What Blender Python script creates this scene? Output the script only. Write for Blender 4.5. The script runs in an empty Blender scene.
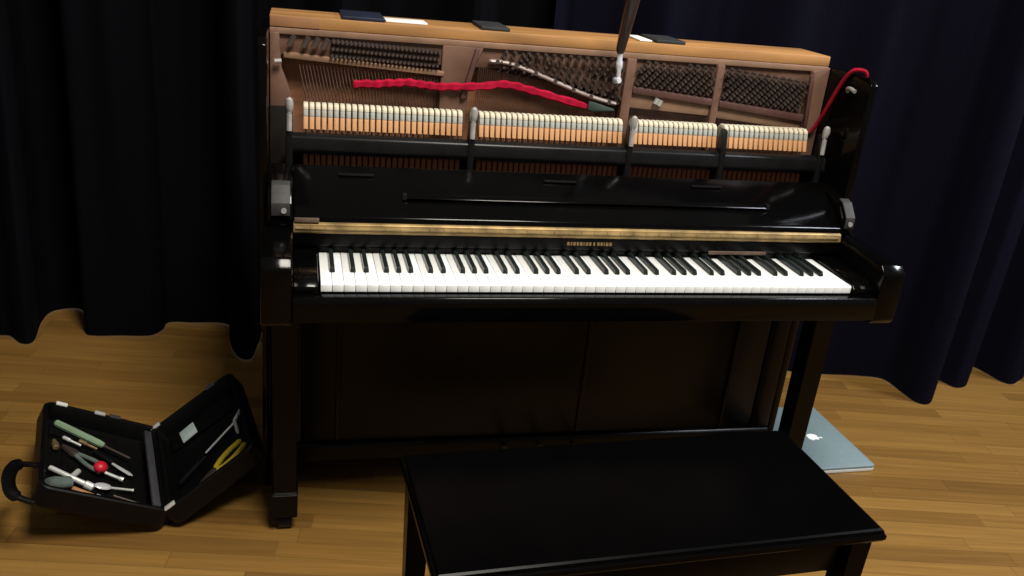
import bpy, bmesh, math, random
from mathutils import Vector, Matrix, Quaternion
random.seed(7)
scene = bpy.context.scene
COL = scene.collection
PI = math.pi
V = Vector

# ------------------------------------------------------------------ materials
def new_mat(name):
    m = bpy.data.materials.new(name); m.use_nodes = True
    nt = m.node_tree; b = nt.nodes['Principled BSDF']
    return m, nt, b

def mat(name, c, rough=.5, metal=0., spec=.5, var=.0, vscale=30., coat=0., sheen=0., bump=0., stretch=(1, 1, 1)):
    """principled material whose colour is gently broken up by object-space noise"""
    m, nt, b = new_mat(name)
    b.inputs['Roughness'].default_value = rough
    b.inputs['Metallic'].default_value = metal
    b.inputs['Specular IOR Level'].default_value = spec
    b.inputs['Coat Weight'].default_value = coat
    b.inputs['Sheen Weight'].default_value = sheen
    tc = nt.nodes.new('ShaderNodeTexCoord'); mp = nt.nodes.new('ShaderNodeMapping')
    mp.inputs['Scale'].default_value = stretch
    nz = nt.nodes.new('ShaderNodeTexNoise'); nz.inputs['Scale'].default_value = vscale
    nz.inputs['Detail'].default_value = 4
    cr = nt.nodes.new('ShaderNodeValToRGB')
    lo = [max(0, x*(1-var)) for x in c]; hi = [min(1, x*(1+var)) for x in c]
    cr.color_ramp.elements[0].color = (*lo, 1); cr.color_ramp.elements[1].color = (*hi, 1)
    cr.color_ramp.elements[0].position = .3; cr.color_ramp.elements[1].position = .7
    nt.links.new(tc.outputs['Object'], mp.inputs['Vector']); nt.links.new(mp.outputs[0], nz.inputs['Vector'])
    nt.links.new(nz.outputs['Fac'], cr.inputs[0]); nt.links.new(cr.outputs[0], b.inputs['Base Color'])
    if bump:
        bp = nt.nodes.new('ShaderNodeBump'); bp.inputs['Strength'].default_value = bump
        bp.inputs['Distance'].default_value = .002
        nt.links.new(nz.outputs['Fac'], bp.inputs['Height']); nt.links.new(bp.outputs[0], b.inputs['Normal'])
    return m

LACQ = mat('black_lacquer', (.0014, .0013, .0013), rough=.13, spec=.16, var=.2, vscale=8)
LACQF = mat('dull_black_lacquer', (.0013, .0012, .0012), rough=.38, spec=.14, var=.2, vscale=8)
LACQ2 = mat('worn_black_lacquer', (.0022, .0020, .0018), rough=.30, spec=.17, var=.3, vscale=12)
BENCHM = mat('black_bench_finish', (.0009, .0009, .0010), rough=.26, spec=.06, var=.2, vscale=10)
BLACKM = mat('black_metal', (.005, .005, .0055), rough=.35, spec=.25, var=.3)
DARK = mat('dark_void', (.010, .008, .007), rough=.8, spec=.1, var=.3)
IVORY = mat('white_key_plastic', (.91, .94, .93), rough=.25, spec=.5, var=.02)
EBONY = mat('black_key', (.010, .014, .013), rough=.22, spec=.5, var=.2)
BRASS = mat('aged_brass', (.30, .205, .085), rough=.45, metal=.6, var=.45, vscale=22)
GOLD = mat('faded_gold', (.22, .14, .06), rough=.6, metal=.2, var=.3, vscale=120)
TANM = mat('dull_tan', (.10, .065, .045), rough=.6, var=.3)
PLATE = mat('bronze_painted_iron', (.165, .090, .060), rough=.45, metal=.25, var=.18, vscale=14)
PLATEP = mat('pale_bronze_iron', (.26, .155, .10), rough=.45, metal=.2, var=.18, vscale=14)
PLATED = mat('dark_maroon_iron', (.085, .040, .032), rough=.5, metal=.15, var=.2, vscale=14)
SOUND = mat('soundboard_wood', (.24, .105, .052), rough=.6, var=.35, vscale=9, stretch=(1, 1, 5))
PINWOOD = mat('light_orange_wood', (.36, .18, .060), rough=.5, var=.28, vscale=7, stretch=(.6, 4, 4))
PINWOODD = mat('darker_orange_wood', (.27, .13, .055), rough=.5, var=.25, vscale=9)
STEELD = mat('dark_steel_pin', (.075, .055, .048), rough=.45, metal=.4, var=.3)
WIRE = mat('string_wire', (.17, .10, .075), rough=.45, metal=.6, var=.3)
TOOLS = mat('bright_tool_steel', (.72, .74, .72), rough=.35, metal=.4, var=.15)
SILVER = mat('dull_silver', (.42, .42, .40), rough=.42, metal=.45, var=.2)
CHROME = mat('chrome', (.78, .81, .88), rough=.22, metal=.35, var=.1)
FELTW = mat('cream_felt', (.57, .52, .40), rough=.9, spec=.1, var=.12, vscale=60)
FELTG = mat('grey_blue_underfelt', (.36, .37, .335), rough=.9, spec=.1, var=.15, vscale=60)
HAMW = mat('hammer_wood', (.62, .33, .15), rough=.6, var=.18, vscale=30)
CHKW = mat('red_brown_wood', (.34, .115, .045), rough=.6, var=.2, vscale=30)
REDF = mat('red_felt', (.34, .006, .030), rough=.9, spec=.1, var=.25, vscale=50)
PBAR = mat('grey_bar', (.33, .27, .25), rough=.45, metal=.2, var=.15)
REDC = mat('dark_red_felt', (.28, .006, .020), rough=.9, spec=.1, var=.2, vscale=50)
GREENR = mat('dark_green_rubber', (.020, .035, .028), rough=.6, var=.2)
NAVYC = mat('navy_card', (.008, .012, .030), rough=.5, var=.2)
DKSL = mat('dark_slate_pad', (.020, .022, .024), rough=.6, var=.2)
WHITE = mat('white_reflection_and_latch', (.78, .78, .75), rough=.6, var=.05)  # white of the painted reflections on the piano top and a case latch
HANDLEW = mat('dark_brown_handle', (.040, .020, .017), rough=.35, var=.25, vscale=20)
CASEM = mat('black_case_shell', (.0020, .0020, .0022), rough=.5, spec=.18, var=.3, vscale=40)
CASEI = mat('black_case_lining', (.0025, .0025, .0025), rough=.9, spec=.08, var=.4, vscale=60)
CATCH = mat('dark_catch_metal', (.035, .035, .034), rough=.6, spec=.3, var=.3)
GREYBAR = mat('dull_grey_strip', (.055, .055, .065), rough=.5, metal=.2, var=.15)
GREENH = mat('pale_green_plastic', (.21, .31, .20), rough=.4, var=.1)
YELLOW = mat('yellow_grip', (.62, .46, .020), rough=.45, var=.12)
REDK = mat('red_plastic', (.55, .012, .030), rough=.4, var=.1)
ORWOOD = mat('orange_handle_wood', (.42, .20, .08), rough=.5, var=.2)
BLUEG = mat('pale_blue_tip', (.30, .36, .48), rough=.4, var=.1)
CARDM = mat('pale_grey_card', (.50, .60, .60), rough=.6, var=.08)
TEAL = mat('grey_green_cloth', (.10, .13, .12), rough=.8, var=.3)
ALU = mat('brushed_aluminium', (.25, .345, .37), rough=.5, metal=.35, var=.04, vscale=60)
ALUE = mat('aluminium_edge_highlight', (.72, .78, .80), rough=.35, metal=.3, var=.04)  # lighter than the lid: highlight along the laptop edge put into the colour
LOGO = mat('white_logo', (.92, .95, .95), rough=.35, var=.02)
RUBBER = mat('black_rubber', (.008, .008, .008), rough=.8, var=.2)

def curtain_material(name, k, kb):
    m, nt, b = new_mat(name)
    tc = nt.nodes.new('ShaderNodeTexCoord')
    nz = nt.nodes.new('ShaderNodeTexNoise'); nz.inputs['Scale'].default_value = 160; nz.inputs['Detail'].default_value = 3
    cr = nt.nodes.new('ShaderNodeValToRGB')
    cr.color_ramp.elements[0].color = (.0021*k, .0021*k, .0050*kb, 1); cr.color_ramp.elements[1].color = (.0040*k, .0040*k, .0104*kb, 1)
    nt.links.new(tc.outputs['Object'], nz.inputs['Vector']); nt.links.new(nz.outputs['Fac'], cr.inputs[0])
    nt.links.new(cr.outputs[0], b.inputs['Base Color'])
    b.inputs['Roughness'].default_value = .95; b.inputs['Specular IOR Level'].default_value = .05
    b.inputs['Sheen Weight'].default_value = 0; b.inputs['Sheen Roughness'].default_value = .5
    return m
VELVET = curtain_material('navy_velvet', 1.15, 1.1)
VELVET_SHADED = curtain_material('shaded_navy_velvet', .75, .45)  # same velvet made darker: the left curtain's shade is in the colour

def floor_material():
    m, nt, b = new_mat('oak_strip_floor')
    N = nt.nodes.new; L = nt.links.new
    tc = N('ShaderNodeTexCoord'); sep = N('ShaderNodeSeparateXYZ'); L(tc.outputs['Object'], sep.inputs[0])
    def math_(op, a, bb=None):
        n = N('ShaderNodeMath'); n.operation = op
        for i, x in enumerate((a, bb)):
            if x is None: continue
            if isinstance(x, (int, float)): n.inputs[i].default_value = x
            else: L(x, n.inputs[i])
        return n.outputs[0]
    yv = math_('DIVIDE', sep.outputs['Y'], .057)
    row = math_('FLOOR', yv); fy = math_('FRACT', yv)
    wn = N('ShaderNodeTexWhiteNoise'); wn.noise_dimensions = '1D'; L(row, wn.inputs['W'])
    xs = math_('ADD', math_('DIVIDE', sep.outputs['X'], .62), math_('MULTIPLY', wn.outputs['Value'], 7.0))
    cl = math_('FLOOR', xs); fx = math_('FRACT', xs)
    cmb = N('ShaderNodeCombineXYZ'); L(row, cmb.inputs[0]); L(cl, cmb.inputs[1])
    wn2 = N('ShaderNodeTexWhiteNoise'); wn2.noise_dimensions = '3D'; L(cmb.outputs[0], wn2.inputs['Vector'])
    cr = N('ShaderNodeValToRGB')
    e = cr.color_ramp.elements
    e[0].position = 0; e[0].color = (.158, .080, .0195, 1)
    e[1].position = 1; e[1].color = (.272, .150, .0375, 1)
    k = e.new(.3); k.color = (.205, .107, .0255, 1)
    k = e.new(.65); k.color = (.236, .127, .031, 1)
    L(wn2.outputs['Value'], cr.inputs[0])
    # grain
    mp = N('ShaderNodeMapping'); mp.inputs['Scale'].default_value = (2.2, 60, 1)
    off = N('ShaderNodeVectorMath'); off.operation = 'ADD'
    L(tc.outputs['Object'], off.inputs[0]); L(wn2.outputs['Color'], off.inputs[1])
    L(off.outputs[0], mp.inputs['Vector'])
    nz = N('ShaderNodeTexNoise'); nz.inputs['Scale'].default_value = 1.6; nz.inputs['Detail'].default_value = 5
    L(mp.outputs[0], nz.inputs['Vector'])
    gr = N('ShaderNodeMapRange'); gr.inputs['From Min'].default_value = .3; gr.inputs['From Max'].default_value = .7
    gr.inputs['To Min'].default_value = .84; gr.inputs['To Max'].default_value = 1.14
    L(nz.outputs['Fac'], gr.inputs['Value'])
    # seams
    sy = math_('MULTIPLY', math_('GREATER_THAN', fy, .035), math_('GREATER_THAN', fx, .004))
    sm = N('ShaderNodeMapRange'); L(sy, sm.inputs['Value']); sm.inputs['To Min'].default_value = .72; sm.inputs['To Max'].default_value = 1
    mul = math_('MULTIPLY', gr.outputs[0], sm.outputs[0])
    mx = N('ShaderNodeVectorMath'); mx.operation = 'SCALE'; L(cr.outputs[0], mx.inputs[0]); L(mul, mx.inputs['Scale'])
    L(mx.outputs[0], b.inputs['Base Color'])
    b.inputs['Roughness'].default_value = .42; b.inputs['Specular IOR Level'].default_value = .3
    bp = N('ShaderNodeBump'); bp.inputs['Strength'].default_value = .25; bp.inputs['Distance'].default_value = .001
    L(sy, bp.inputs['Height']); L(bp.outputs[0], b.inputs['Normal'])
    return m

# ------------------------------------------------------------------ mesh helpers
def bm_box(bm, x0, x1, y0, y1, z0, z1, bev=0., seg=2, M=None):
    r = bmesh.ops.create_cube(bm, size=1)
    vs = r['verts']
    for v in vs:
        v.co = V(((x0+x1)/2 + v.co.x*(x1-x0), (y0+y1)/2 + v.co.y*(y1-y0), (z0+z1)/2 + v.co.z*(z1-z0)))
    if bev:
        ed = list({e for v in vs for e in v.link_edges})
        g = bmesh.ops.bevel(bm, geom=ed, offset=bev, segments=seg, profile=.5, affect='EDGES')
        vs = list({v for f in g['faces'] for v in f.verts} | {v for v in vs if v.is_valid})
    if M is not None:
        for v in vs: v.co = M @ v.co
    return vs

def box(x0, x1, y0, y1, z0, z1, bev=0., seg=2):
    bm = bmesh.new(); bm_box(bm, x0, x1, y0, y1, z0, z1, bev, seg); return bm

def bm_prism(bm, pts, axis, a0, a1, bev=0.):
    """extrude a closed 2D outline along an axis; pts are the two other coordinates in x,y,z order"""
    def mk(p, a):
        if axis == 'x': return V((a, p[0], p[1]))
        if axis == 'y': return V((p[0], a, p[1]))
        return V((p[0], p[1], a))
    A = [bm.verts.new(mk(p, a0)) for p in pts]; B = [bm.verts.new(mk(p, a1)) for p in pts]
    n = len(pts)
    fs = [bm.faces.new(A), bm.faces.new(B[::-1])]
    for i in range(n): fs.append(bm.faces.new((A[i], B[i], B[(i+1) % n], A[(i+1) % n])))
    bmesh.ops.recalc_face_normals(bm, faces=fs)
    if bev:
        bmesh.ops.bevel(bm, geom=list({e for f in fs for e in f.edges}), offset=bev, segments=2, profile=.5, affect='EDGES')
    return bm

def prism(pts, axis, a0, a1, bev=0.):
    return bm_prism(bmesh.new(), pts, axis, a0, a1, bev)

def frame_at(d):
    d = d.normalized(); up = V((0, 0, 1)) if abs(d.z) < .9 else V((1, 0, 0))
    a = d.cross(up).normalized(); return a, a.cross(d).normalized()

def bm_tube(bm, pts, radii, n=10, flat=1.):
    pts = [V(p) for p in pts]
    if not isinstance(radii, (list, tuple)): radii = [radii]*len(pts)
    rings = []; a = None
    for i, p in enumerate(pts):
        d = (pts[min(i+1, len(pts)-1)] - pts[max(i-1, 0)]).normalized()
        if a is None: a, b = frame_at(d)
        else:
            a = (a - d*a.dot(d)).normalized(); b = a.cross(d).normalized()
        rings.append([bm.verts.new(p + a*math.cos(2*PI*k/n)*radii[i] + b*math.sin(2*PI*k/n)*radii[i]*flat) for k in range(n)])
    fs = []
    for r0, r1 in zip(rings, rings[1:]):
        for k in range(n): fs.append(bm.faces.new((r0[k], r0[(k+1) % n], r1[(k+1) % n], r1[k])))
    fs.append(bm.faces.new(rings[0][::-1])); fs.append(bm.faces.new(rings[-1]))
    bmesh.ops.recalc_face_normals(bm, faces=fs)
    return bm

def tube(pts, radii, n=10, flat=1.): return bm_tube(bmesh.new(), pts, radii, n, flat)

def catmull(P, per=6, closed=False):
    P = [V(p) for p in P]; out = []; n = len(P)
    for i in range(n if closed else n-1):
        if closed: p0, p1, p2, p3 = P[i-1], P[i], P[(i+1) % n], P[(i+2) % n]
        else: p0, p1, p2, p3 = P[max(i-1, 0)], P[i], P[i+1], P[min(i+2, n-1)]
        for k in range(per):
            t = k/per
            out.append(.5*((2*p1) + (p2-p0)*t + (2*p0-5*p1+4*p2-p3)*t*t + (3*p1-p0-3*p2+p3)*t**3))
    if not closed: out.append(P[-1])
    return out

def sphere(c, r, scale=(1, 1, 1), seg=16):
    bm = bmesh.new(); bmesh.ops.create_uvsphere(bm, u_segments=seg, v_segments=seg//2+2, radius=r)
    for v in bm.verts: v.co = V((v.co.x*scale[0]+c[0], v.co.y*scale[1]+c[1], v.co.z*scale[2]+c[2]))
    return bm

def obj(name, bm, m, parent=None, smooth=True, loc=None):
    """link bm (given in the frame of the top-level thing) as one mesh; origin goes to its own centre"""
    if parent is not None and parent.get('_off') is not None: po = V(parent['_off'])
    else: po = V((0, 0, 0))
    bm.verts.ensure_lookup_table()
    lo = V([min(v.co[i] for v in bm.verts) for i in range(3)]); hi = V([max(v.co[i] for v in bm.verts) for i in range(3)])
    c = (lo+hi)/2
    if loc is not None: c = V(loc)
    for v in bm.verts: v.co -= c
    me = bpy.data.meshes.new(name); bm.to_mesh(me); bm.free()
    me.materials.append(m)
    if smooth:
        try: me.shade_auto_smooth = True
        except Exception: pass
        for p in me.polygons: p.use_smooth = True
        try: me.set_sharp_from_angle(angle=math.radians(35))
        except Exception: pass
    o = bpy.data.objects.new(name, me); COL.objects.link(o)
    o['_off'] = tuple(c)
    if parent is not None:
        o.parent = parent
    o.location = c - po
    return o

def thing(name, label, cat, loc=(0, 0, 0), rot=None, group=None):
    o = bpy.data.objects.new(name, None); COL.objects.link(o)
    o.empty_display_size = .05
    o.location = loc
    if rot is not None:
        o.rotation_mode = 'QUATERNION'; o.rotation_quaternion = rot
    o['label'] = label; o['category'] = cat
    if group: o['group'] = group
    return o

def tag(o, label, cat, group=None):
    o['label'] = label; o['category'] = cat
    if group: o['group'] = group
    return o

def copy_part(src, parent, delta):
    """copy of a part and its own pieces, shifted by delta"""
    c = src.copy(); COL.objects.link(c); c.parent = parent; c.location = src.location + V(delta)
    for ch in list(src.children):
        d = ch.copy(); COL.objects.link(d); d.parent = c
    return c

# ------------------------------------------------------------------ setting
TILT = math.radians(-10.6)
bm = bmesh.new()
bmesh.ops.create_grid(bm, x_segments=2, y_segments=2, size=5.5)
fl = obj('floor', bm, floor_material(), smooth=False)
fl.rotation_euler.z = TILT; fl['kind'] = 'structure'

def curtain(name, pts, label, m):
    path = catmull([(x, y, 0) for x, y in pts], per=7)
    base = lambda x: 1.36 - .187*(x+1.3)
    rows = [0.004, .04, .10, .2, .35, .5, .7, .9, 1.1, 1.35, 1.6, 2.0, 2.5, 3.0]
    bm = bmesh.new(); grid = []
    for z in rows:
        k = 1 - .10*z/3; r = []
        for i, p in enumerate(path):
            by = base(p.x)
            w = (.012*math.sin(p.x*23+z*1.7)+.010*math.sin(p.x*47-z*.9)) * min(1, z)
            r.append(bm.verts.new((p.x + .012*math.sin(z*1.3+p.x*4)*min(1, z), by + (p.y-by)*k + w, z)))
        grid.append(r)
    for a, b in zip(grid, grid[1:]):
        for i in range(len(path)-1): bm.faces.new((a[i], a[i+1], b[i+1], b[i]))
    o = obj(name, bm, m)
    tag(o, label, 'curtain', 'stage curtains')
    return o
def folds(x0, x1, n0=0):
    out = []; x = x0; i = n0
    while x < x1 - .05:
        y = 1.36 - .187*(x+1.3) + (.095 if i % 2 else -.085) * (.75+.35*math.sin(i*2.3))
        out.append((x, y)); x += .115 + .04*math.sin(i*1.9); i += 1
    return out
left_pts = folds(-4.0, -1.72) + [(-1.66, 1.33), (-1.60, 1.305), (-1.55, 1.245), (-1.515, 1.262), (-1.527, 1.42), (-1.510, 1.51), (-1.43, 1.53),
    (-1.385, 1.44), (-1.368, 1.325), (-1.33, 1.300), (-1.25, 1.300), (-1.155, 1.298), (-1.118, 1.345), (-1.105, 1.405), (-1.03, 1.405), (-.90, 1.385),
    (-.883, 1.24), (-.850, 1.125), (-.805, 1.108), (-.785, 1.23), (-.76, 1.36), (-.64, 1.33), (-.52, 1.13), (-.40, 1.28), (-.25, 1.24), (-.13, 1.06), (.02, 1.2), (.14, 1.20), (.30, 1.22), (.42, 1.17)]
right_pts = [(.10, 1.05), (.22, 1.14), (.36, 1.09), (.46, .93), (.58, 1.06), (.74, 1.05), (.86, .90), (.98, 1.0), (1.08, .99), (1.17, .93), (1.28, .912), (1.42, .893), (1.50, .86),
    (1.508, .76), (1.515, .69), (1.555, .672), (1.612, .72), (1.68, .815), (1.715, .87), (1.738, .83), (1.76, .785), (1.82, .80), (1.885, .88), (1.96, .95), (1.985, .89),
    (1.995, .825), (2.03, .80), (2.11, .84), (2.20, .88)] + folds(2.30, 4.6)
curtain('stage_curtain', left_pts, 'navy stage curtain, shade painted into its colour, hanging in folds left of the piano', VELVET_SHADED)
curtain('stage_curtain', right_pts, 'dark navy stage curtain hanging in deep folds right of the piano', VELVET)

# ------------------------------------------------------------------ piano
H = .735
piano = thing('upright_piano', 'black upright piano with its top open showing hammers and tuning pins', 'piano', (0, .3, 0))
piano['_off'] = (0, .3, 0)
def P(name, bm, m, parent=None, **k): return obj(name, bm, m, parent or piano, **k)

for s in (-1, 1):
    X = lambda a, b: (min(s*a, s*b), max(s*a, s*b))
    # tall case side with the lower half set back behind the leg
    P('case_side', prism([(.24, .70), (.24, 1.165), (.255, 1.18), (.60, 1.18), (.60, .02), (.335, .02), (.335, .66)], 'x', *((-.740, -.7215) if s < 0 else (.7035, .725)), bev=.003), LACQ)
    x0, x1 = (-.729, -.667) if s < 0 else (.667, .726)
    ar = P('arm', prism([(-.02, .648), (-.03, .66), (-.03, .775), (-.012, .795), (.238, .795), (.238, .648)], 'x', x0, x1, bev=.004), LACQ)
    ck = P('cheek_block', prism([(.175, .797), (.175, .845), (.20, .872), (.31, .90), (.31, .797)], 'x', *((-.7205, -.668) if s < 0 else (.668, .7025)), bev=.003), LACQ)
    x0, x1 = (-.712, -.673) if s < 0 else (.673, .698)
    P('catch_plate', prism([(.171, .822), (.171, .848), (.199, .877), (.215, .882), (.215, .887), (.196, .882), (.167, .850), (.167, .822)], 'x', x0, x1, bev=.001), CATCH, ck)
    P('catch_screw', tube([(s*.686, .171, .834), (s*.686, .163, .834)], .006), SILVER, ck)
    # leg: tapered square post, toe block, caster
    bm = bmesh.new()
    c = s*.684
    lv = []
    for z, h in ((.655, .032), (.60, .032), (.597, .029), (.115, .0265), (.112, .031), (.045, .030)):
        lv.append([bm.verts.new((c+a*h, .19+b*h, z)) for a, b in ((-1, -1), (1, -1), (1, 1), (-1, 1))])
    for a, b in zip(lv, lv[1:]):
        for k in range(4): bm.faces.new((a[k], b[k], b[(k+1) % 4], a[(k+1) % 4]))
    bm.faces.new(lv[0]); bm.faces.new(lv[-1][::-1])
    bmesh.ops.recalc_face_normals(bm, faces=bm.faces)
    bmesh.ops.bevel(bm, geom=list(bm.edges), offset=.002, segments=2, affect='EDGES')
    lg = P('leg', bm, LACQ2)
    bm = bmesh.new(); bm_tube(bm, [(c-.016, .19, .019), (c+.016, .19, .019)], .019, 16)
    bm_tube(bm, [(c, .19, .019), (c, .19, .05)], .009, 8); bm_box(bm, c-.019, c+.019, .174, .206, .036, .046, .002)
    P('caster', bm, BLACKM, lg)
    # rail tying the foot to the case
    P('toe_rail', box(c-.026, c+.026, .222, .334, .045, .115, .004), LACQ2)
    P('panel_stile', box(*X(.645, .7025), .335, .36, .147, .655, .003), LACQ2)

P('key_bed', box(-.666, .666, -.022, .335, .655, .700, .004), LACQ)
P('key_slip', prism([(-.035, .662), (-.035, .705), (-.028, .716), (-.008, .716), (-.008, .662)], 'x', -.666, .666, bev=.002), LACQ)
for s in (-1, 1):
    P('key_block', prism([(-.005, .701), (-.005, .728), (.012, .742), (.17, .748), (.17, .701)], 'x', *( (.616, .666) if s > 0 else (-.666, -.616)), bev=.003), LACQ)
P('lower_panel', box(-.643, .643, .338, .352, .147, .654, .004), LACQ2)
lp = P('panel_moulding', box(-.560, -.548, .332, .345, .155, .640, .003), LACQ2)
copy_part(lp, piano, (1.10, 0, 0)); copy_part(lp, piano, (.66, 0, 0))
P('bottom_board', prism([(.325, .098), (.325, .138), (.332, .146), (.60, .146), (.60, .098)], 'x', -.7205, .7025, bev=.003), LACQ2)
P('back_panel', box(-.7205, .7025, .585, .60, .147, 1.175), DARK)
for x in (-.10, 0, .10):
    bm = bmesh.new()
    pts = catmull([(x, .335, .120), (x, .29, .115), (x, .25, .100), (x, .22, .090)], 5)
    bm_tube(bm, pts, [.008]*8+[.012]*5+[.016]*2+[.012], 10, .5)
    P('pedal', bm, BRASS)

# keys
PW = 1.224/52
kx = lambda i: -.612 + PW*i
wk = None
for i in range(52):
    if wk is None:
        bm = prism([(.004, H-.021), (0, H-.018), (0, H-.003), (.003, H), (.182, H), (.182, H-.021)], 'x', kx(0)+.0006, kx(1)-.0006, bev=.0008)
        wk = P('white_key', bm, IVORY)
    else: copy_part(wk, piano, (PW*i, 0, 0))
bk = None
offs = {0: .05, 2: -.07, 3: .07, 5: -.09, 6: 0, }
names = 'ABCDEFG'
for i in range(51):
    n = names[i % 7]
    if n in 'BE': continue
    d = {'A': .09, 'C': -.09, 'D': .09, 'F': -.11, 'G': 0}[n]*PW
    x = kx(i+1)+d
    if bk is None:
        bm = bmesh.new()
        w0, w1 = .0058, .0045
        prof = [(.060, H+.0005), (.066, H+.0115), (.178, H+.0125), (.178, H+.0005)]
        A = [bm.verts.new((x-(w0 if j in (0, 3) else w1), *p)) for j, p in enumerate(prof)]
        B = [bm.verts.new((x+(w0 if j in (0, 3) else w1), *p)) for j, p in enumerate(prof)]
        bm.faces.new(A); bm.faces.new(B[::-1])
        for j in range(4): bm.faces.new((A[j], B[j], B[(j+1) % 4], A[(j+1) % 4]))
        bmesh.ops.recalc_face_normals(bm, faces=bm.faces)
        bmesh.ops.bevel(bm, geom=list(bm.edges), offset=.0012, segments=2, affect='EDGES')
        bk = P('black_key', bm, EBONY); bx = x
    else: copy_part(bk, piano, (x-bx, 0, 0))

# fallboard with its folded upper leaf
fb = P('fallboard', prism([(.183, .703), (.183, .748), (.167, .756), (.163, .785), (.170, .788), (.20, .788), (.20, .703)], 'x', -.666, .666, bev=.003), LACQF)
hinge = prism([(.160, .786), (.158, .790), (.162, .806), (.168, .810), (.18, .810), (.18, .786)], 'x', -.666, .666, bev=.001)
bmh = hinge
for i in range(41): bm_tube(bmh, [(-.662+i*.0322, .1605, .798), (-.662+i*.0322+.0312, .1605, .798)], .0045, 8)
P('brass_hinge', bmh, BRASS, fb)
leaf = P('music_shelf', prism([(.165, .8115), (.168, .822), (.180, .829), (.292, .905), (.300, .899), (.300, .880), (.19, .8115)], 'x', -.666, .666, bev=.003), LACQ)
bm = prism([(.212, .8505), (.205, .857), (.216, .8645), (.226, .860)], 'x', -.42, .47, bev=.0015)
ld = P('desk_ledge', bm, LACQ, leaf)
for x in (-.425, .475): P('ledge_stop', box(x-.005, x+.005, .207, .223, .852, .866, .002), BLACKM, leaf)
for x in (-.53, -.05, .33): P('leaf_hinge', box(x-.04, x+.04, .2625, .2775, .8885, .8925, .001), BLACKM, leaf)
P('tan_tag', box(-.664, -.612, .160, .168, .8105, .8195, .001), TANM, fb)
# worn gold lettering, too small to read, as short strokes in low relief
bm = bmesh.new(); x = -.048
for w in (.006, .004, .006, .005, .006, .003, .006, .005, .0, .004, .0, .006, .005, .003, .006, .006):
    if w: bm_box(bm, x, x+w, .1615, .1640, .768, .7755)
    x += w+.0026
P('fallboard_lettering', bm, GOLD, fb)
P('fallboard_strip', box(.315, .470, .1645, .1675, .7490, .7580, .001), TANM, fb)

# iron frame, wood top, soundboard
pb = P('pin_block', box(-.7205, .7025, .437, .59, 1.181, 1.207, .003), PINWOOD)
P('dark_patch', box(-.719, -.61, .435, .445, 1.1825, 1.2055, .001), PINWOODD, pb)
P('soundboard', box(-.7205, .7025, .485, .498, .60, 1.117), SOUND)
pl = P('iron_frame', box(-.7205, .7025, .445, .50, 1.118, 1.1805, .004), PLATE)
P('frame_band', box(-.7205, .7025, .436, .446, 1.166, 1.1805, .002), PLATEP, pl)
def strut(pts, y0, y1, m, name='frame_strut'):
    return P(name, prism(pts, 'y', y0, y1, bev=.003), m, pl)
strut([(-.720, 1.17), (-.699, 1.17), (-.694, 1.09), (-.672, 1.03), (-.690, .97), (-.720, .97)], .43, .50, PLATE)
strut([(-.325, 1.167), (-.225, 1.167), (-.255, 1.10), (-.262, .88), (-.325, .88)], .436, .50, PLATE)
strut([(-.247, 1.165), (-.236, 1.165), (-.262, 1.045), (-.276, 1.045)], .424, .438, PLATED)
strut([(.138, 1.167), (.163, 1.167), (.160, .88), (.135, .88)], .428, .50, PLATE)
strut([(.383, 1.167), (.404, 1.167), (.404, .88), (.385, .88)], .428, .50, PLATE)
strut([(.655, 1.167), (.702, 1.18), (.702, .88), (.662, .88)], .426, .50, PLATE)
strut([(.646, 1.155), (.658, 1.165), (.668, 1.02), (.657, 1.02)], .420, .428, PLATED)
# lower lip of the bass pin field
strut([(-.690, 1.128), (-.318, 1.106), (-.318, 1.094), (-.690, 1.114)], .432, .45, PLATEP, 'frame_lip')
P('shade_filler', box(-.7205, -.684, .425, .440, .76, 1.005, .002), DARK)  # added dark strip, paints the shade below the left frame strut
# treble: pin field backing, dark rail, pale rail below
strut([(.163, 1.12), (.655, 1.12), (.655, 1.045), (.163, 1.095)], .446, .50, PLATE, 'pin_panel')
strut([(-.225, 1.12), (.138, 1.12), (.138, 1.058), (.02, 1.085), (-.10, 1.118)], .446, .50, PLATE, 'pin_panel')
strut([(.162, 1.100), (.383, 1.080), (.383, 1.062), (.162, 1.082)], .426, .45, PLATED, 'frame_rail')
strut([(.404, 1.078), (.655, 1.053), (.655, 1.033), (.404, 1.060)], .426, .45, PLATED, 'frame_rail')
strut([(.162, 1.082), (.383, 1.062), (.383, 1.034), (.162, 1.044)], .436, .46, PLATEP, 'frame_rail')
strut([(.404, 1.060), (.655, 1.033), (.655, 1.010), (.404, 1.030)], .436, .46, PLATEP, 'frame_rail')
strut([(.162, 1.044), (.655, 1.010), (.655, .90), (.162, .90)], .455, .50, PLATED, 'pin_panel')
# curved pressure bar with its screws
pbar = catmull([(-.212, .432, 1.138), (-.165, .430, 1.136), (-.106, .428, 1.120), (-.045, .428, 1.100), (.014, .428, 1.080), (.07, .428, 1.064), (.125, .428, 1.053)], 6)
pr = P('pressure_bar', tube(pbar, [.004]+[.0085]*(len(pbar)-2)+[.004], 10, .6), PBAR, pl)
for k in (3, 8, 13, 18, 23, 28, 33):
    q = pbar[k]; P('bar_screw', tube([q+V((0, -.004, 0)), q+V((0, -.009, 0))], .0055, 8), STEELD, pr)
# big plate bolts at the far left and two silver ones on the strut
for k, x in enumerate((-.672, -.640, -.618, -.597)):
    P('frame_bolt', tube([(x+.006, .425, 1.166-k*.001), (x-.006, .425, 1.143-k*.001)], .0065, 8), STEELD, pl)
P('frame_bolt', tube([(-.709, .415, 1.108), (-.694, .415, 1.1095)], .0055, 10), SILVER, pl)
for x, z in ((.225, 1.060), (.235, 1.056)): P('frame_bolt', tube([(x, .424, z), (x+.006, .424, z+.014)], .006, 8), SILVER, pl)

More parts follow.
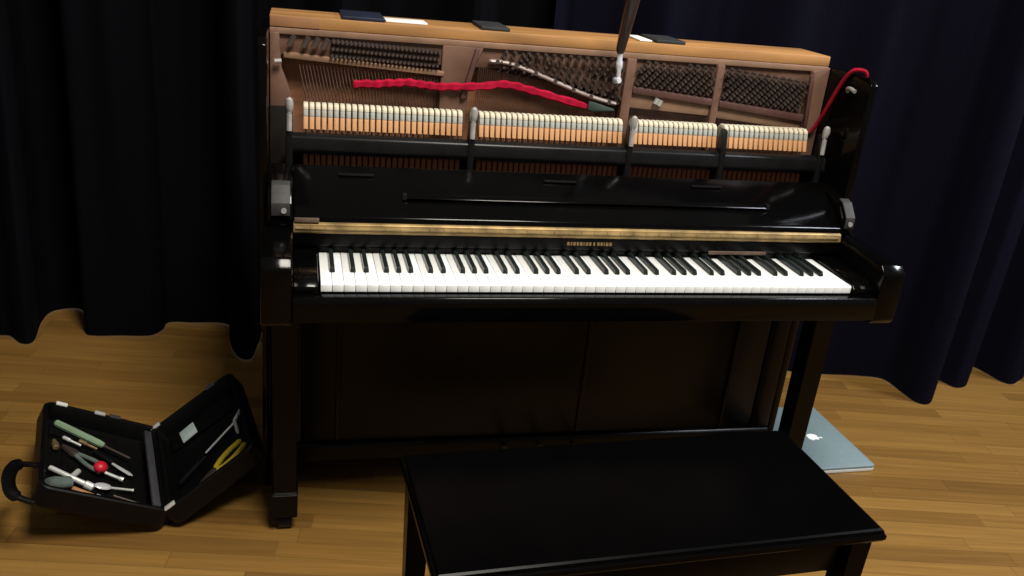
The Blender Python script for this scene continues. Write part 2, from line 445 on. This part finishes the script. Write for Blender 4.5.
# tuning pins: bass 25 columns of 3, tenor and two treble fields in slanting rows
pins = []
for i in range(26):
    for j in range(3): pins.append((-.578+i*.0098-j*.0018, 1.158-.0155*j-.0003*i))
for i in range(16):
    for j in range(5):
        x = -.195+i*.0213+j*.0062; z = 1.116+j*.0112-.0042*max(0, i-1)
        lim = 1.138 if x < -.165 else 1.130-(x+.165)*.255
        if z > lim-.001 and x < .135 and z < 1.162: pins.append((x, z))
for i in range(16):
    for j in range(4):
        x = -.175+i*.0213+j*.0062; z = 1.160-(3-j)*.0112
        if x < .135 and all(abs(x-a)+abs(z-b) > .012 for a, b in pins): pins.append((x, z))
for (xa, xb, zb0, zb1) in ((.172, .380, 1.105, 1.090), (.412, .646, 1.086, 1.064)):
    n = int((xb-xa)/.0215)
    for i in range(-3, n+1):
        for j in range(10):
            x = xa+i*.0215+j*.0064
            t = (x-xa)/(xb-xa)
            z = zb0+(zb1-zb0)*t+.002+j*.0078
            if xa <= x <= xb and z < 1.160-.010*max(0, (x-.4)): pins.append((x, z))
pins.sort(key=lambda p: (p[0]+.66)**2*.2 - p[1]*.0)
pin0 = None
def pin_bm(bm, x, z):
    bm_tube(bm, [(x, .446, z), (x, .421, z-.001)], .0034, 6)
    bm_tube(bm, [(x, .440, z), (x, .4345, z)], .0052, 6)
for k, (x, z) in enumerate(pins[:96]):
    if pin0 is None:
        bm = bmesh.new(); pin_bm(bm, x, z); pin0 = P('tuning_pin', bm, STEELD, pl); px0, pz0 = x, z
    else:
        c = pin0.copy(); COL.objects.link(c); c.parent = pl; c.location = pin0.location+V((x-px0, 0, z-pz0))
bm = bmesh.new()
for x, z in pins[96:]: pin_bm(bm, x, z)
o = P('tuning_pins', bm, STEELD, pl); o['kind'] = 'stuff'
# strings, too fine and many to count
bm = bmesh.new()
for i in range(44):
    x = -.655+i*.0078; bm_tube(bm, [(x, .440, 1.10), (x+.045, .449, .89)], .0013, 4)
for i in range(70):
    x = -.232+i*.0052; zt = 1.133 if x < -.165 else 1.133-(x+.165)*.27
    bm_tube(bm, [(x, .437, zt), (x-.010, .442, .89)], .0009, 4)
for x0, x1, z0, z1 in ((.168, .380, 1.046, 1.034), (.410, .652, 1.032, 1.012)):
    for i in range(46):
        t = i/45; x = x0+(x1-x0)*t; bm_tube(bm, [(x, .432, z0+(z1-z0)*t), (x, .434, .90)], .0006, 4)
o = P('strings', bm, WIRE); o['kind'] = 'stuff'
# short slanting wire runs from each pin down to the bar
bm = bmesh.new()
for x, z in pins:
    if x > -.25: bm_tube(bm, [(x, .432, z), (x-.012, .434, z-.015)], .0013, 4)
o = P('pin_wires', bm, STEELD, pl); o['kind'] = 'stuff'

# action: 88 hammers, rail, brackets, back checks
HX = []
for a, b, n in ((-.646, -.279, 27), (-.240, .122, 27), (.150, .376, 17), (.396, .634, 17)):
    HX += [a+.006+(b-a-.012)*i/(n-1) for i in range(n)]
h0 = None
for x in HX:
    if h0 is None:
        w = .0049; hx = x
        bm = bmesh.new()
        bm_prism(bm, [(.345, .972), (.352, .999), (.372, 1.004), (.385, .985), (.374, .968)], 'x', x-w, x+w, bev=.0008)
        bm_tube(bm, [(x, .366, .970), (x, .366, .895)], .0026, 6)
        h0 = P('hammer', bm, HAMW)
        P('under_felt', prism([(.3515, .9995), (.3545, 1.014), (.382, 1.016), (.386, .990), (.372, 1.0045)], 'x', x-w, x+w, bev=.0008), FELTG, h0)
        P('hammer_felt', prism([(.3545, 1.0145), (.357, 1.022), (.366, 1.0275), (.388, 1.026), (.404, 1.012), (.404, .996), (.3865, .990), (.3825, 1.0165)], 'x', x-w*1.06, x+w*1.06, bev=.0016), FELTW, h0)
    else: copy_part(h0, piano, (x-hx, 0, 0))
P('hammer_rail', prism([(.326, .918), (.320, .930), (.324, .958), (.338, .966), (.352, .962), (.352, .918)], 'x', -.684, .684, bev=.004), BLACKM)
b0 = None
for x in HX:
    if b0 is None: b0 = P('back_check', box(x-.0052, x+.0052, .350, .372, .868, .912, .0015), CHKW); bx0 = x
    else: copy_part(b0, piano, (x-bx0, 0, 0))
P('action_rail', box(-.68, .68, .376, .40, .76, .93, .004), DARK)
P('lower_rail', prism([(.322, .872), (.316, .880), (.318, .888), (.335, .890), (.345, .872)], 'x', -.68, .68, bev=.002), BLACKM)
for x, m in ((-.676, SILVER), (-.260, SILVER), (.136, SILVER), (.386, BLACKM), (.664, SILVER)):
    bm = bmesh.new()
    bm_prism(bm, [(.318, .890), (.320, .975), (.330, 1.02), (.345, 1.022), (.348, .975), (.345, .76), (.33, .76)], 'x', x-.0075, x+.0075, bev=.002)
    br = P('action_bracket', bm, BLACKM)
    if m is SILVER:
        P('bracket_knob', tube([(x, .326, 1.012), (x, .324, 1.022), (x, .322, 1.034), (x, .322, 1.042), (x, .322, 1.046)], [.006, .0088, .0092, .0075, .003], 12), SILVER, br)
        P('bracket_post', tube([(x, .3205, .972), (x, .3225, 1.010)], .0062, 10), SILVER, br)
P('side_hook', tube(catmull([(.7035, .33, 1.135), (.697, .325, 1.143), (.695, .31, 1.146), (.696, .29, 1.142)], 4), .005, 8), SILVER)

# ------------------------------------------------------------------ things on and in the piano
def strip_along(pts, width, thick, per=5, scallop=0):
    pts = catmull(pts, per); bm = bmesh.new(); rings = []
    for i, p in enumerate(pts):
        d = pts[min(i+1, len(pts)-1)]-pts[max(i-1, 0)]
        d.normalize(); n = V((0, -1, 0)); n = (n-d*n.dot(d)).normalized(); s = d.cross(n).normalized()
        w = width*(1+scallop*math.sin(i*2*PI/ per))
        if i in (0, len(pts)-1): w *= .6
        off = n*thick*.5*(1+ (scallop*2.0*math.sin(i*2*PI/per)))
        rings.append([bm.verts.new(p+off+s*a*w/2+n*b*thick/2) for a, b in ((-1, -.6), (-.6, 1), (.6, 1), (1, -.6))])
    for a, b in zip(rings, rings[1:]):
        for k in range(4): bm.faces.new((a[k], a[(k+1) % 4], b[(k+1) % 4], b[k]))
    bm.faces.new(rings[0][::-1]); bm.faces.new(rings[-1])
    bmesh.ops.recalc_face_normals(bm, faces=bm.faces)
    return bm
fp = [(-.530, .440, 1.062), (-.505, .436, 1.066), (-.48, .436, 1.066), (-.455, .435, 1.070), (-.43, .435, 1.072), (-.405, .434, 1.075), (-.38, .434, 1.073), (-.355, .433, 1.071), (-.330, .430, 1.070),
      (-.30, .428, 1.0725), (-.265, .424, 1.075), (-.22, .424, 1.079), (-.18, .428, 1.085), (-.145, .430, 1.083), (-.11, .431, 1.076), (-.07, .431, 1.068), (-.02, .431, 1.057), (.045, .431, 1.043)]
o = obj('felt_strip', strip_along(fp, .019, .010, 5, .16), REDF)
tag(o, 'long wavy red felt muting strip woven across the piano strings', 'felt strip')
o = obj('rubber_mute', prism([(.048, 1.058), (.066, 1.055), (.118, 1.041), (.118, 1.036), (.060, 1.032), (.046, 1.036)], 'y', .418, .432, bev=.003), GREENR)
tag(o, 'dark green wedge mute between strings at right end of red felt', 'mute')
rp = catmull([(.677, .415, 1.012), (.684, .405, 1.035), (.687, .385, 1.075), (.690, .365, 1.12), (.693, .345, 1.160), (.700, .328, 1.186), (.712, .318, 1.192), (.728, .312, 1.189), (.734, .308, 1.176)], 6)
o = obj('felt_strip', tube(rp, [.0075]*(len(rp)-4)+[.007, .006, .005, .003], 8, .7), REDC)
tag(o, 'narrow red felt strip looped over the right side of the piano case', 'felt strip')

# tuning lever standing on a pin
lev = thing('tuning_lever', 'brown-handled tuning lever with chrome head set on a tuning pin', 'tuning lever', (.107, .425, 1.115))
lev['_off'] = (.107, .425, 1.115)
a = V((.109, .4185, 1.115)); hd = V((.103, .396, 1.188)); d = (V((.091, .33, 1.305))-V((.103, .396, 1.188))).normalized()
bm = tube([a+V((0, .001, 0)), a+V((0, -.003, 0)), a+V((0, -.018, .001)), a+V((0, -.028, .002))], [.0085, .0095, .0095, .006], 12)
obj('lever_head', bm, CHROME, lev)
s0 = a+V((0, -.018, .004))
bm = tube([s0, s0.lerp(hd, .35), s0.lerp(hd, .42), s0.lerp(hd, .62), s0.lerp(hd, .68), hd], [.0055, .006, .0085, .0085, .0065, .0075], 12)
obj('lever_shank', bm, CHROME, lev)
bm = tube([hd-d*.004, hd+d*.006, hd+d*.03, hd+d*.09, hd+d*.16, hd+d*.20, hd+d*.212], [.009, .0115, .0125, .0155, .018, .016, .007], 16)
obj('lever_handle', bm, HANDLEW, lev)

# flat pads on the wooden top; the white slabs paint light reflections there
def flat(name, x0, x1, y0, y1, m, label, cat, z=1.2075, h=.008, rz=0):
    bm = box(x0, x1, y0, y1, z, z+h, .0015)
    o = obj(name, bm, m); o.rotation_euler.z = rz
    return tag(o, label, cat)
flat('flat_pad', -.560, -.462, .440, .585, NAVYC, 'navy flat pad at the left on the wooden top of the piano', 'pad')
flat('painted_reflection', -.460, -.362, .452, .520, WHITE, 'long white painted light reflection beside the navy pad on the piano top', 'reflection', h=.004, rz=.02)
flat('flat_pad', -.234, -.164, .442, .575, DKSL, 'dark grey flat pad midway along the wooden top of the piano', 'pad')
flat('painted_reflection', .172, .206, .455, .560, WHITE, 'short white painted light reflection just right of the tuning lever', 'reflection', h=.004)
flat('flat_pad', .214, .292, .445, .565, DKSL, 'dark grey flat pad right of the tuning lever on the piano top', 'pad')

# ------------------------------------------------------------------ bench
rzb = math.radians(2.6)
bench = thing('piano_bench', 'black wooden piano bench with flat rectangular lid in front of the piano', 'bench', (-.040, -.413, 0), Quaternion((0, 0, 1), rzb))
B = lambda name, bm, m, parent=None, **k: obj(name, bm, m, parent or bench, **k)
hw, hd_ = .419, .178
lid = bmesh.new()
prev = None
prof = [(.010, .462), (.004, .464), (.0, .470), (.0, .478), (.003, .481), (.005, .4875), (.009, .490)]
for ins, z in prof:
    r = [lid.verts.new((sx*(hw-ins), sy*(hd_-ins), z)) for sx, sy in ((-1, -1), (1, -1), (1, 1), (-1, 1))]
    if prev:
        for k in range(4): lid.faces.new((prev[k], prev[(k+1) % 4], r[(k+1) % 4], r[k]))
    else: lid.faces.new(r[::-1])
    prev = r
lid.faces.new(prev)
B('lid', lid, BENCHM, smooth=False)
B('apron', box(-hw+.045, hw-.045, -hd_+.030, -hd_+.046, .385, .4615, .002), BENCHM)
B('apron', box(-hw+.045, hw-.045, hd_-.046, hd_-.030, .385, .4615, .002), BENCHM)
B('apron', box(-hw+.028, -hw+.044, -hd_+.05, hd_-.05, .385, .4615, .002), BENCHM)
B('apron', box(hw-.044, hw-.028, -hd_+.05, hd_-.05, .385, .4615, .002), BENCHM)
for sx in (-1, 1):
    for sy in (-1, 1):
        bm = bmesh.new(); lv = []
        for z, h, off in ((.4615, .024, 0), (.38, .023, 0), (0, .014, .008)):
            cx = sx*(hw-.034+off*.3); cy = sy*(hd_-.040)
            lv.append([bm.verts.new((cx+a*h, cy+b*h, z)) for a, b in ((-1, -1), (1, -1), (1, 1), (-1, 1))])
        for a, b in zip(lv, lv[1:]):
            for k in range(4): bm.faces.new((a[k], b[k], b[(k+1) % 4], a[(k+1) % 4]))
        bm.faces.new(lv[0]); bm.faces.new(lv[-1][::-1])
        bmesh.ops.recalc_face_normals(bm, faces=bm.faces)
        bmesh.ops.bevel(bm, geom=list(bm.edges), offset=.003, segments=2, affect='EDGES')
        B('leg', bm, BENCHM)

# ------------------------------------------------------------------ laptop
lap = thing('laptop', 'closed silver laptop lying on the floor behind the right piano leg', 'laptop', (.948, .470, 0), Quaternion((0, 0, 1), math.radians(1.0)))
def rrect(hx, hy, r, n=6):
    out = []
    for cx, cy, a0 in ((hx-r, hy-r, 0), (-hx+r, hy-r, 90), (-hx+r, -hy+r, 180), (hx-r, -hy+r, 270)):
        for k in range(n+1):
            t = math.radians(a0+90*k/n); out.append((cx+r*math.cos(t), cy+r*math.sin(t)))
    return out
obj('base', prism(rrect(.1245, .182, .010), 'z', .002, .012, bev=.001), ALUE, lap)
lidp = obj('lid', prism(rrect(.1245, .182, .010), 'z', .0128, .021, bev=.0015), ALU, lap)
for x in (-.10, .10):
    for y in (-.155, .155): obj('foot', tube([(x, y, 0), (x, y, .003)], .007, 10), RUBBER, lap)
# fruit-shaped mark: body with a bite, and a leaf; stalk side towards +X
out = []
for k in range(48):
    t = 2*PI*k/48
    r = .0195*(1-.10*math.cos(2*t)*.3) - .0045*math.exp(-((t-PI/2)/.28)**2) - .0025*math.exp(-((t-1.5*PI)/.25)**2)
    p = V((r*math.cos(t), r*math.sin(t)*1.04, 0))
    b = V((.0235, .003, 0))
    if (p-b).length < .0105: p = b+(p-b).normalized()*.0105
    out.append(p)
rotp = lambda p: (p.y+.010, -p.x-.010)
bm = prism([rotp(p) for p in out], 'z', .0211, .0217)
leafp = [V((.0005, .0205, 0)), V((.003, .0205, 0)), V((.008, .0245, 0)), V((.0085, .031, 0)), V((.004, .030, 0)), V((.001, .0255, 0))]
bm_prism(bm, [rotp(p) for p in leafp], 'z', .0211, .0217)
obj('logo', bm, LOGO, lidp, smooth=False)

# ------------------------------------------------------------------ tool case, opened like a book on its spine
al = math.radians(11.5)
P0 = V((-.955, .19, 0)); EY = V((-math.sin(al), math.cos(al), 0)); EX = V((math.cos(al), math.sin(al), 0)); EZ = V((0, 0, 1))
TL, TR = math.radians(25), math.radians(36)
LEN, WL, WR, DEP = .400, .305, .275, .054
def half_matrix(sgn, t):
    u = EX*sgn*math.cos(t)+EZ*math.sin(t)
    n = (-EX*sgn*math.sin(t)+EZ*math.cos(t))
    # local x along +X-ish so that the frame stays right-handed
    xx = u*sgn
    return xx, EY, n
def half_pt(sgn, u, v, h):
    t = TL if sgn < 0 else TR
    xx, yy, n = half_matrix(sgn, t)
    return P0+EZ*.010+EX*sgn*.012+xx*sgn*u+yy*v+n*h
def half_rot(sgn):
    xx, yy, n = half_matrix(sgn, TL if sgn < 0 else TR)
    return Matrix((xx, yy, n)).transposed().to_quaternion()
case = thing('tool_case', 'black hinged tool case lying open in a V on the floor left of the piano', 'tool case', tuple(P0))
case['_off'] = tuple(P0)
def tray(sgn, W):
    bm = bmesh.new()
    hx, hy = W/2, LEN/2
    rings = []
    for ins, z in ((.010, -.006), (.002, .0), (.0, .006), (.0, DEP-.003), (.003, DEP), (.010, DEP), (.012, DEP-.004), (.013, .006), (.020, .004)):
        rings.append([bm.verts.new((x+sgn*hx, y+hy, z)) for x, y in rrect(hx-ins, hy-ins, max(.028-ins, .008), 5)])
    n = len(rings[0]); fs = []
    for a, b in zip(rings, rings[1:]):
        for k in range(n): fs.append(bm.faces.new((a[k], a[(k+1) % n], b[(k+1) % n], b[k])))
    bm.faces.new(rings[0][::-1]); bm.faces.new(rings[-1])
    bmesh.ops.recalc_face_normals(bm, faces=bm.faces)
    q = half_rot(sgn)
    o = P0+EZ*.010+EX*sgn*.012
    for v in bm.verts: v.co = o+q@v.co
    return bm
def on_half(bm, sgn, u, v, h, rz=0):
    """move a bm modelled around its own origin onto the slanted half"""
    q = half_rot(sgn)@Quaternion((0, 0, 1), rz); o = half_pt(sgn, u, v, h)
    for w in bm.verts: w.co = o+q@w.co
    return bm
shL = obj('case_shell', tray(-1, WL), CASEM, case)
shR = obj('case_shell', tray(1, WR), CASEM, case)
obj('spine_hinge', tube([P0+EZ*.013+EY*.03, P0+EZ*.013+EY*(LEN-.03)], .012, 10), CASEM, case)
obj('edge_bar', on_half(box(-.009, .009, -.18, .165, 0, .010, .001), -1, .040, .19, DEP-.006), GREYBAR, case)
# pocket flaps and elastic loops of the lining
for sgn, u, v, w, l in ((-1, .215, .055, .14, .06), (-1, .19, .335, .17, .05), (1, .13, .33, .19, .07), (1, .125, .035, .15, .04)):
    obj('pocket', on_half(box(-w/2, w/2, -l/2, l/2, 0, .006, .002), sgn, u, v, .0065), CASEI, case)
for sgn, u, v in ((-1, .135, .18), (-1, .235, .18), (1, .185, .17)):
    obj('elastic_loop', on_half(box(-.006, .006, -.08, .08, 0, .003, .001), sgn, u, v, .0065), CASEI, case)
for sgn, u, v, m in ((-1, .262, LEN-.007, WHITE), (-1, .165, LEN-.007, TOOLS), (-1, .125, LEN-.007, GREYBAR), (1, .022, LEN-.007, TOOLS), (1, .03, .007, TOOLS), (1, .205, LEN-.007, GREYBAR)):
    obj('latch', on_half(box(-.014, .014, -.006, .007, 0, .006, .0015), sgn, u, v, DEP-.001), m, case)
# carry handle on the outer edge of the left half
pts = [half_pt(-1, WL+a, .055+b, .024) for a, b in ((-.002, -.075), (.018, -.072), (.045, -.055), (.055, 0), (.045, .055), (.018, .072), (-.002, .075))]
obj('carry_handle', tube(catmull(pts, 5), [.008]*8+[.015]*15+[.008]*8, 10, .8), CASEM, case)

def tool(name, label, cat, sgn, u, v, rz, h=.0135, group=None):
    q = half_rot(sgn)@Quaternion((0, 0, 1), rz)
    return thing(name, label, cat, tuple(half_pt(sgn, u, v, h)), q, group)
# local angle: direction from (u,v) a to b in the left half is (-(du), dv)
def ang(sgn, a, b): return math.atan2(b[1]-a[1], sgn*(b[0]-a[0]))

t = tool('screwdriver', 'screwdriver with long pale green handle in the left half of the tool case', 'screwdriver', -1, .20, .315, ang(-1, (.25, .345), (.133, .285)))
obj('handle', tube([(-.075, 0, .011), (-.072, 0, .011), (-.06, 0, .011), (.045, 0, .011), (.058, 0, .011), (.062, 0, .011)], [.006, .009, .0095, .0095, .008, .006], 8), GREENH, t)
obj('shaft', tube([(.062, 0, .011), (.075, 0, .0105), (.13, 0, .0105), (.136, 0, .0105)], [.004, .003, .003, .0015], 8), STEELD, t)

def rod_tool(name, label, cat, a, b, parts, sgn=-1, h=.0135):
    """parts: list of (part name, material, [(t metres, radius)...]) along the line a->b"""
    t = tool(name, label, cat, sgn, a[0], a[1], ang(sgn, a, b), h)
    for pn, m, pr in parts:
        rmax = max(r for _, r in pr)
        obj(pn, tube([(s, 0, rmax) for s, _ in pr], [r for _, r in pr], 10), m, t)
    return t
rod_tool('brass_fitting', 'small brass fitting at the far left of the tool case', 'fitting', (.262, .238), (.268, .27), [('body', BRASS, [(-.008, .005), (-.006, .008), (.012, .008), (.013, .005), (.026, .005)])])
# tuning hammer / T-wrench cluster
t = rod_tool('tee_wrench', 'silver tee-handled wrench lying in the left half of the tool case', 'wrench', (.275, .135), (.175, .085), [('shank', TOOLS, [(0, .0055), (.004, .0065), (.09, .0065), (.093, .0095), (.112, .0095), (.114, .006)])])
obj('cross_bar', tube([(.055, -.045, .0075), (.055, -.042, .0075), (.055, .04, .0075), (.055, .043, .0075)], [.004, .007, .007, .004], 10), TOOLS, t)
t = rod_tool('red_knob_tool', 'short tool with round red knob in the left half of the tool case', 'tool', (.158, .172), (.10, .150), [('stem', TOOLS, [(.014, .004), (.05, .004), (.055, .006), (.062, .006)])], h=.0145)
obj('knob', sphere((0, 0, .015), .017, (1, 1, .85)), REDK, t)
t = rod_tool('mirror_tool', 'small round-headed silver tool below the red knob in the case', 'tool', (.150, .105), (.07, .118), [('stem', TOOLS, [(.016, .003), (.07, .003), (.075, .004)])], h=.0135)
obj('head', sphere((0, 0, .006), .017, (1.25, .8, .3)), CHROME, t)
t = rod_tool('wood_handled_voicer', 'wooden-handled tool with pale blue end at the near edge of the left case half', 'tool', (.222, .070), (.150, .042), [('handle', ORWOOD, [(0, .004), (.004, .006), (.05, .007), (.055, .005)]), ('tip', BLUEG, [(.055, .005), (.057, .0085), (.078, .0085), (.08, .006)])])
t = tool('steel_blade', 'flat steel blade near the grey strip of the tool case', 'blade', -1, .10, .205, ang(-1, (.125, .235), (.075, .195)))
obj('blade', prism([(-.03, -.003), (.0, -.006), (.026, -.005), (.034, .002), (.02, .007), (-.03, .004)], 'z', .001, .004, bev=.0008), TOOLS, t)
obj('tang', tube([(-.03, 0, .005), (-.036, 0, .005), (-.085, 0, .005), (-.09, 0, .005)], [.0035, .005, .005, .003], 8), BLACKM, t)
t = tool('tool_pliers', 'dark steel pliers in the middle of the left case half', 'pliers', -1, .215, .225, 2.5)
for s in (-1, 1):
    obj('handle', tube(catmull([(0, s*.003, .007), (-.02, s*.010, .007), (-.05, s*.017, .007), (-.085, s*.015, .007)], 5), .0052, 8), TEAL, t)
obj('jaw', prism([(-.006, -.009), (.006, -.011), (.04, -.003), (.04, .003), (.006, .011), (-.006, .009)], 'z', .001, .012, bev=.002), STEELD, t)
t = tool('cloth_roll', 'small grey-green rolled cloth among tools in the left case half', 'cloth', -1, .255, .062, .5, .0165)
bm = bmesh.new()
sp = [(.004+.0016*k/3)*1 for k in range(24)]
pts2 = [(sp[k]*math.cos(k*.8)*.95, sp[k]*math.sin(k*.8)*.95+.0165) for k in range(24)]
for x0, x1, rr in ((-.028, .028, .0155),): bm_tube(bm, [(-.028, 0, .0155), (-.026, 0, .0155), (-.01, .002, .0155), (.012, -.001, .0155), (.026, 0, .0155), (.028, 0, .0155)], [.010, .015, .0165, .0150, .0155, .011], 14, .9)
obj('cloth', bm, TEAL, t)
rod_tool('dark_reamer', 'thin dark rod with bright tip in the near part of the left case half', 'rod', (.125, .078), (.04, .060), [('rod', STEELD, [(0, .003), (.085, .003)]), ('tip', TOOLS, [(.085, .003), (.10, .0015)])])
for k, (a, b) in enumerate((((.205, .295), (.15, .268)), ((.245, .295), (.205, .275)))):
    rod_tool('small_bit', ('short dull bit just below the green screwdriver, nearer the spine', 'short dull bit just below the green screwdriver, nearer the outer edge')[k], 'bit', a, b,
             [('bit', TOOLS if k else GOLD, [(0, .003), (.003, .005), (.02, .005), (.022, .003), (.05, .003)])])

# right half
t = tool('square_card', 'pale grey square card lying in the right half of the tool case', 'card', 1, .092, .325, .12, .0135)
obj('card', box(-.023, .023, -.029, .029, .0, .004, .001), CARDM, t)
t = rod_tool('tee_hammer', 'thin silver tee-shaped tool in the right half of the tool case', 'tool', (.128, .175), (.225, .214), [('shank', TOOLS, [(0, .002), (.003, .003), (.108, .003)])], sgn=1)
obj('cross_head', tube(catmull([(.151, .026, .006), (.13, .012, .006), (.108, 0, .006), (.098, -.025, .006), (.085, -.057, .006)], 4), [.003]+[.0045]*15+[.003], 8), TOOLS, t)
t = tool('yellow_pliers', 'pliers with yellow grips in the right half of the tool case', 'pliers', 1, .137, .065, ang(1, (.140, .07), (.222, .098)), .0135)
for s in (-1, 1):
    obj('grip', tube(catmull([(.012, s*.006, .008), (.035, s*.017, .008), (.07, s*.020, .008), (.105, s*.013, .008)], 5), [.005]+[.0068]*14+[.004], 8), YELLOW, t)
obj('jaw', prism([(.014, -.010), (.012, .010), (-.008, .011), (-.045, .003), (-.045, -.003), (-.008, -.011)], 'z', .001, .014, bev=.002), STEELD, t)
t = rod_tool('round_brush', 'dark rod tool beside the yellow pliers in the right case half', 'rod', (.045, .12), (.115, .15), [('rod', BLACKM, [(0, .005), (.003, .007), (.07, .007), (.073, .004), (.09, .003)])], sgn=1)

# ------------------------------------------------------------------ camera (upright pinhole, slightly rolled)
cam = bpy.data.cameras.new('camera'); co = bpy.data.objects.new('camera', cam); COL.objects.link(co)
F = 883.
zc = V((285-512, 2480-288, F)).normalized(); yc = V((296-512, -90-288, F)); yc = (yc-zc*yc.dot(zc)).normalized(); xc = yc.cross(-zc)
# rows: world axes expressed in camera right/down/forward
Rm = Matrix((xc, yc, -zc))
right = V((Rm[0][0], Rm[1][0], Rm[2][0])); down = V((Rm[0][1], Rm[1][1], Rm[2][1])); fwd = V((Rm[0][2], Rm[1][2], Rm[2][2]))
M = Matrix((right, -down, -fwd)).transposed().to_4x4(); M.translation = V((-.6634, -1.6913, H+.6933))
co.matrix_world = M
cam.sensor_width = 36; cam.lens = 36*F/1024; cam.clip_start = .02
scene.camera = co

# ------------------------------------------------------------------ light
def area(name, loc, target, size, power, col, shape='SQUARE', sy=None):
    l = bpy.data.lights.new(name, 'AREA'); l.energy = power; l.color = col; l.size = size; l.shape = shape
    if sy: l.size_y = sy
    o = bpy.data.objects.new(name, l); COL.objects.link(o); o.location = loc
    o.rotation_euler = (V(target)-V(loc)).to_track_quat('-Z', 'Y').to_euler(); return o
area('stage_light', (.1, -1.5, 3.9), (.0, .2, .5), 1.0, 185, (1, .93, .82))
area('side_light', (3.2, -.55, 3.2), (1.4, .8, .7), .7, 105, (.86, .90, 1))
w = bpy.data.worlds.new('room_ambient'); scene.world = w; w.use_nodes = True
bg = w.node_tree.nodes['Background']; bg.inputs[0].default_value = (.95, .92, .9, 1); bg.inputs[1].default_value = .15
scene.view_settings.view_transform = 'Standard'; scene.view_settings.look = 'None'
scene.view_settings.exposure = 0
for o in scene.objects:
    if '_off' in o: del o['_off']
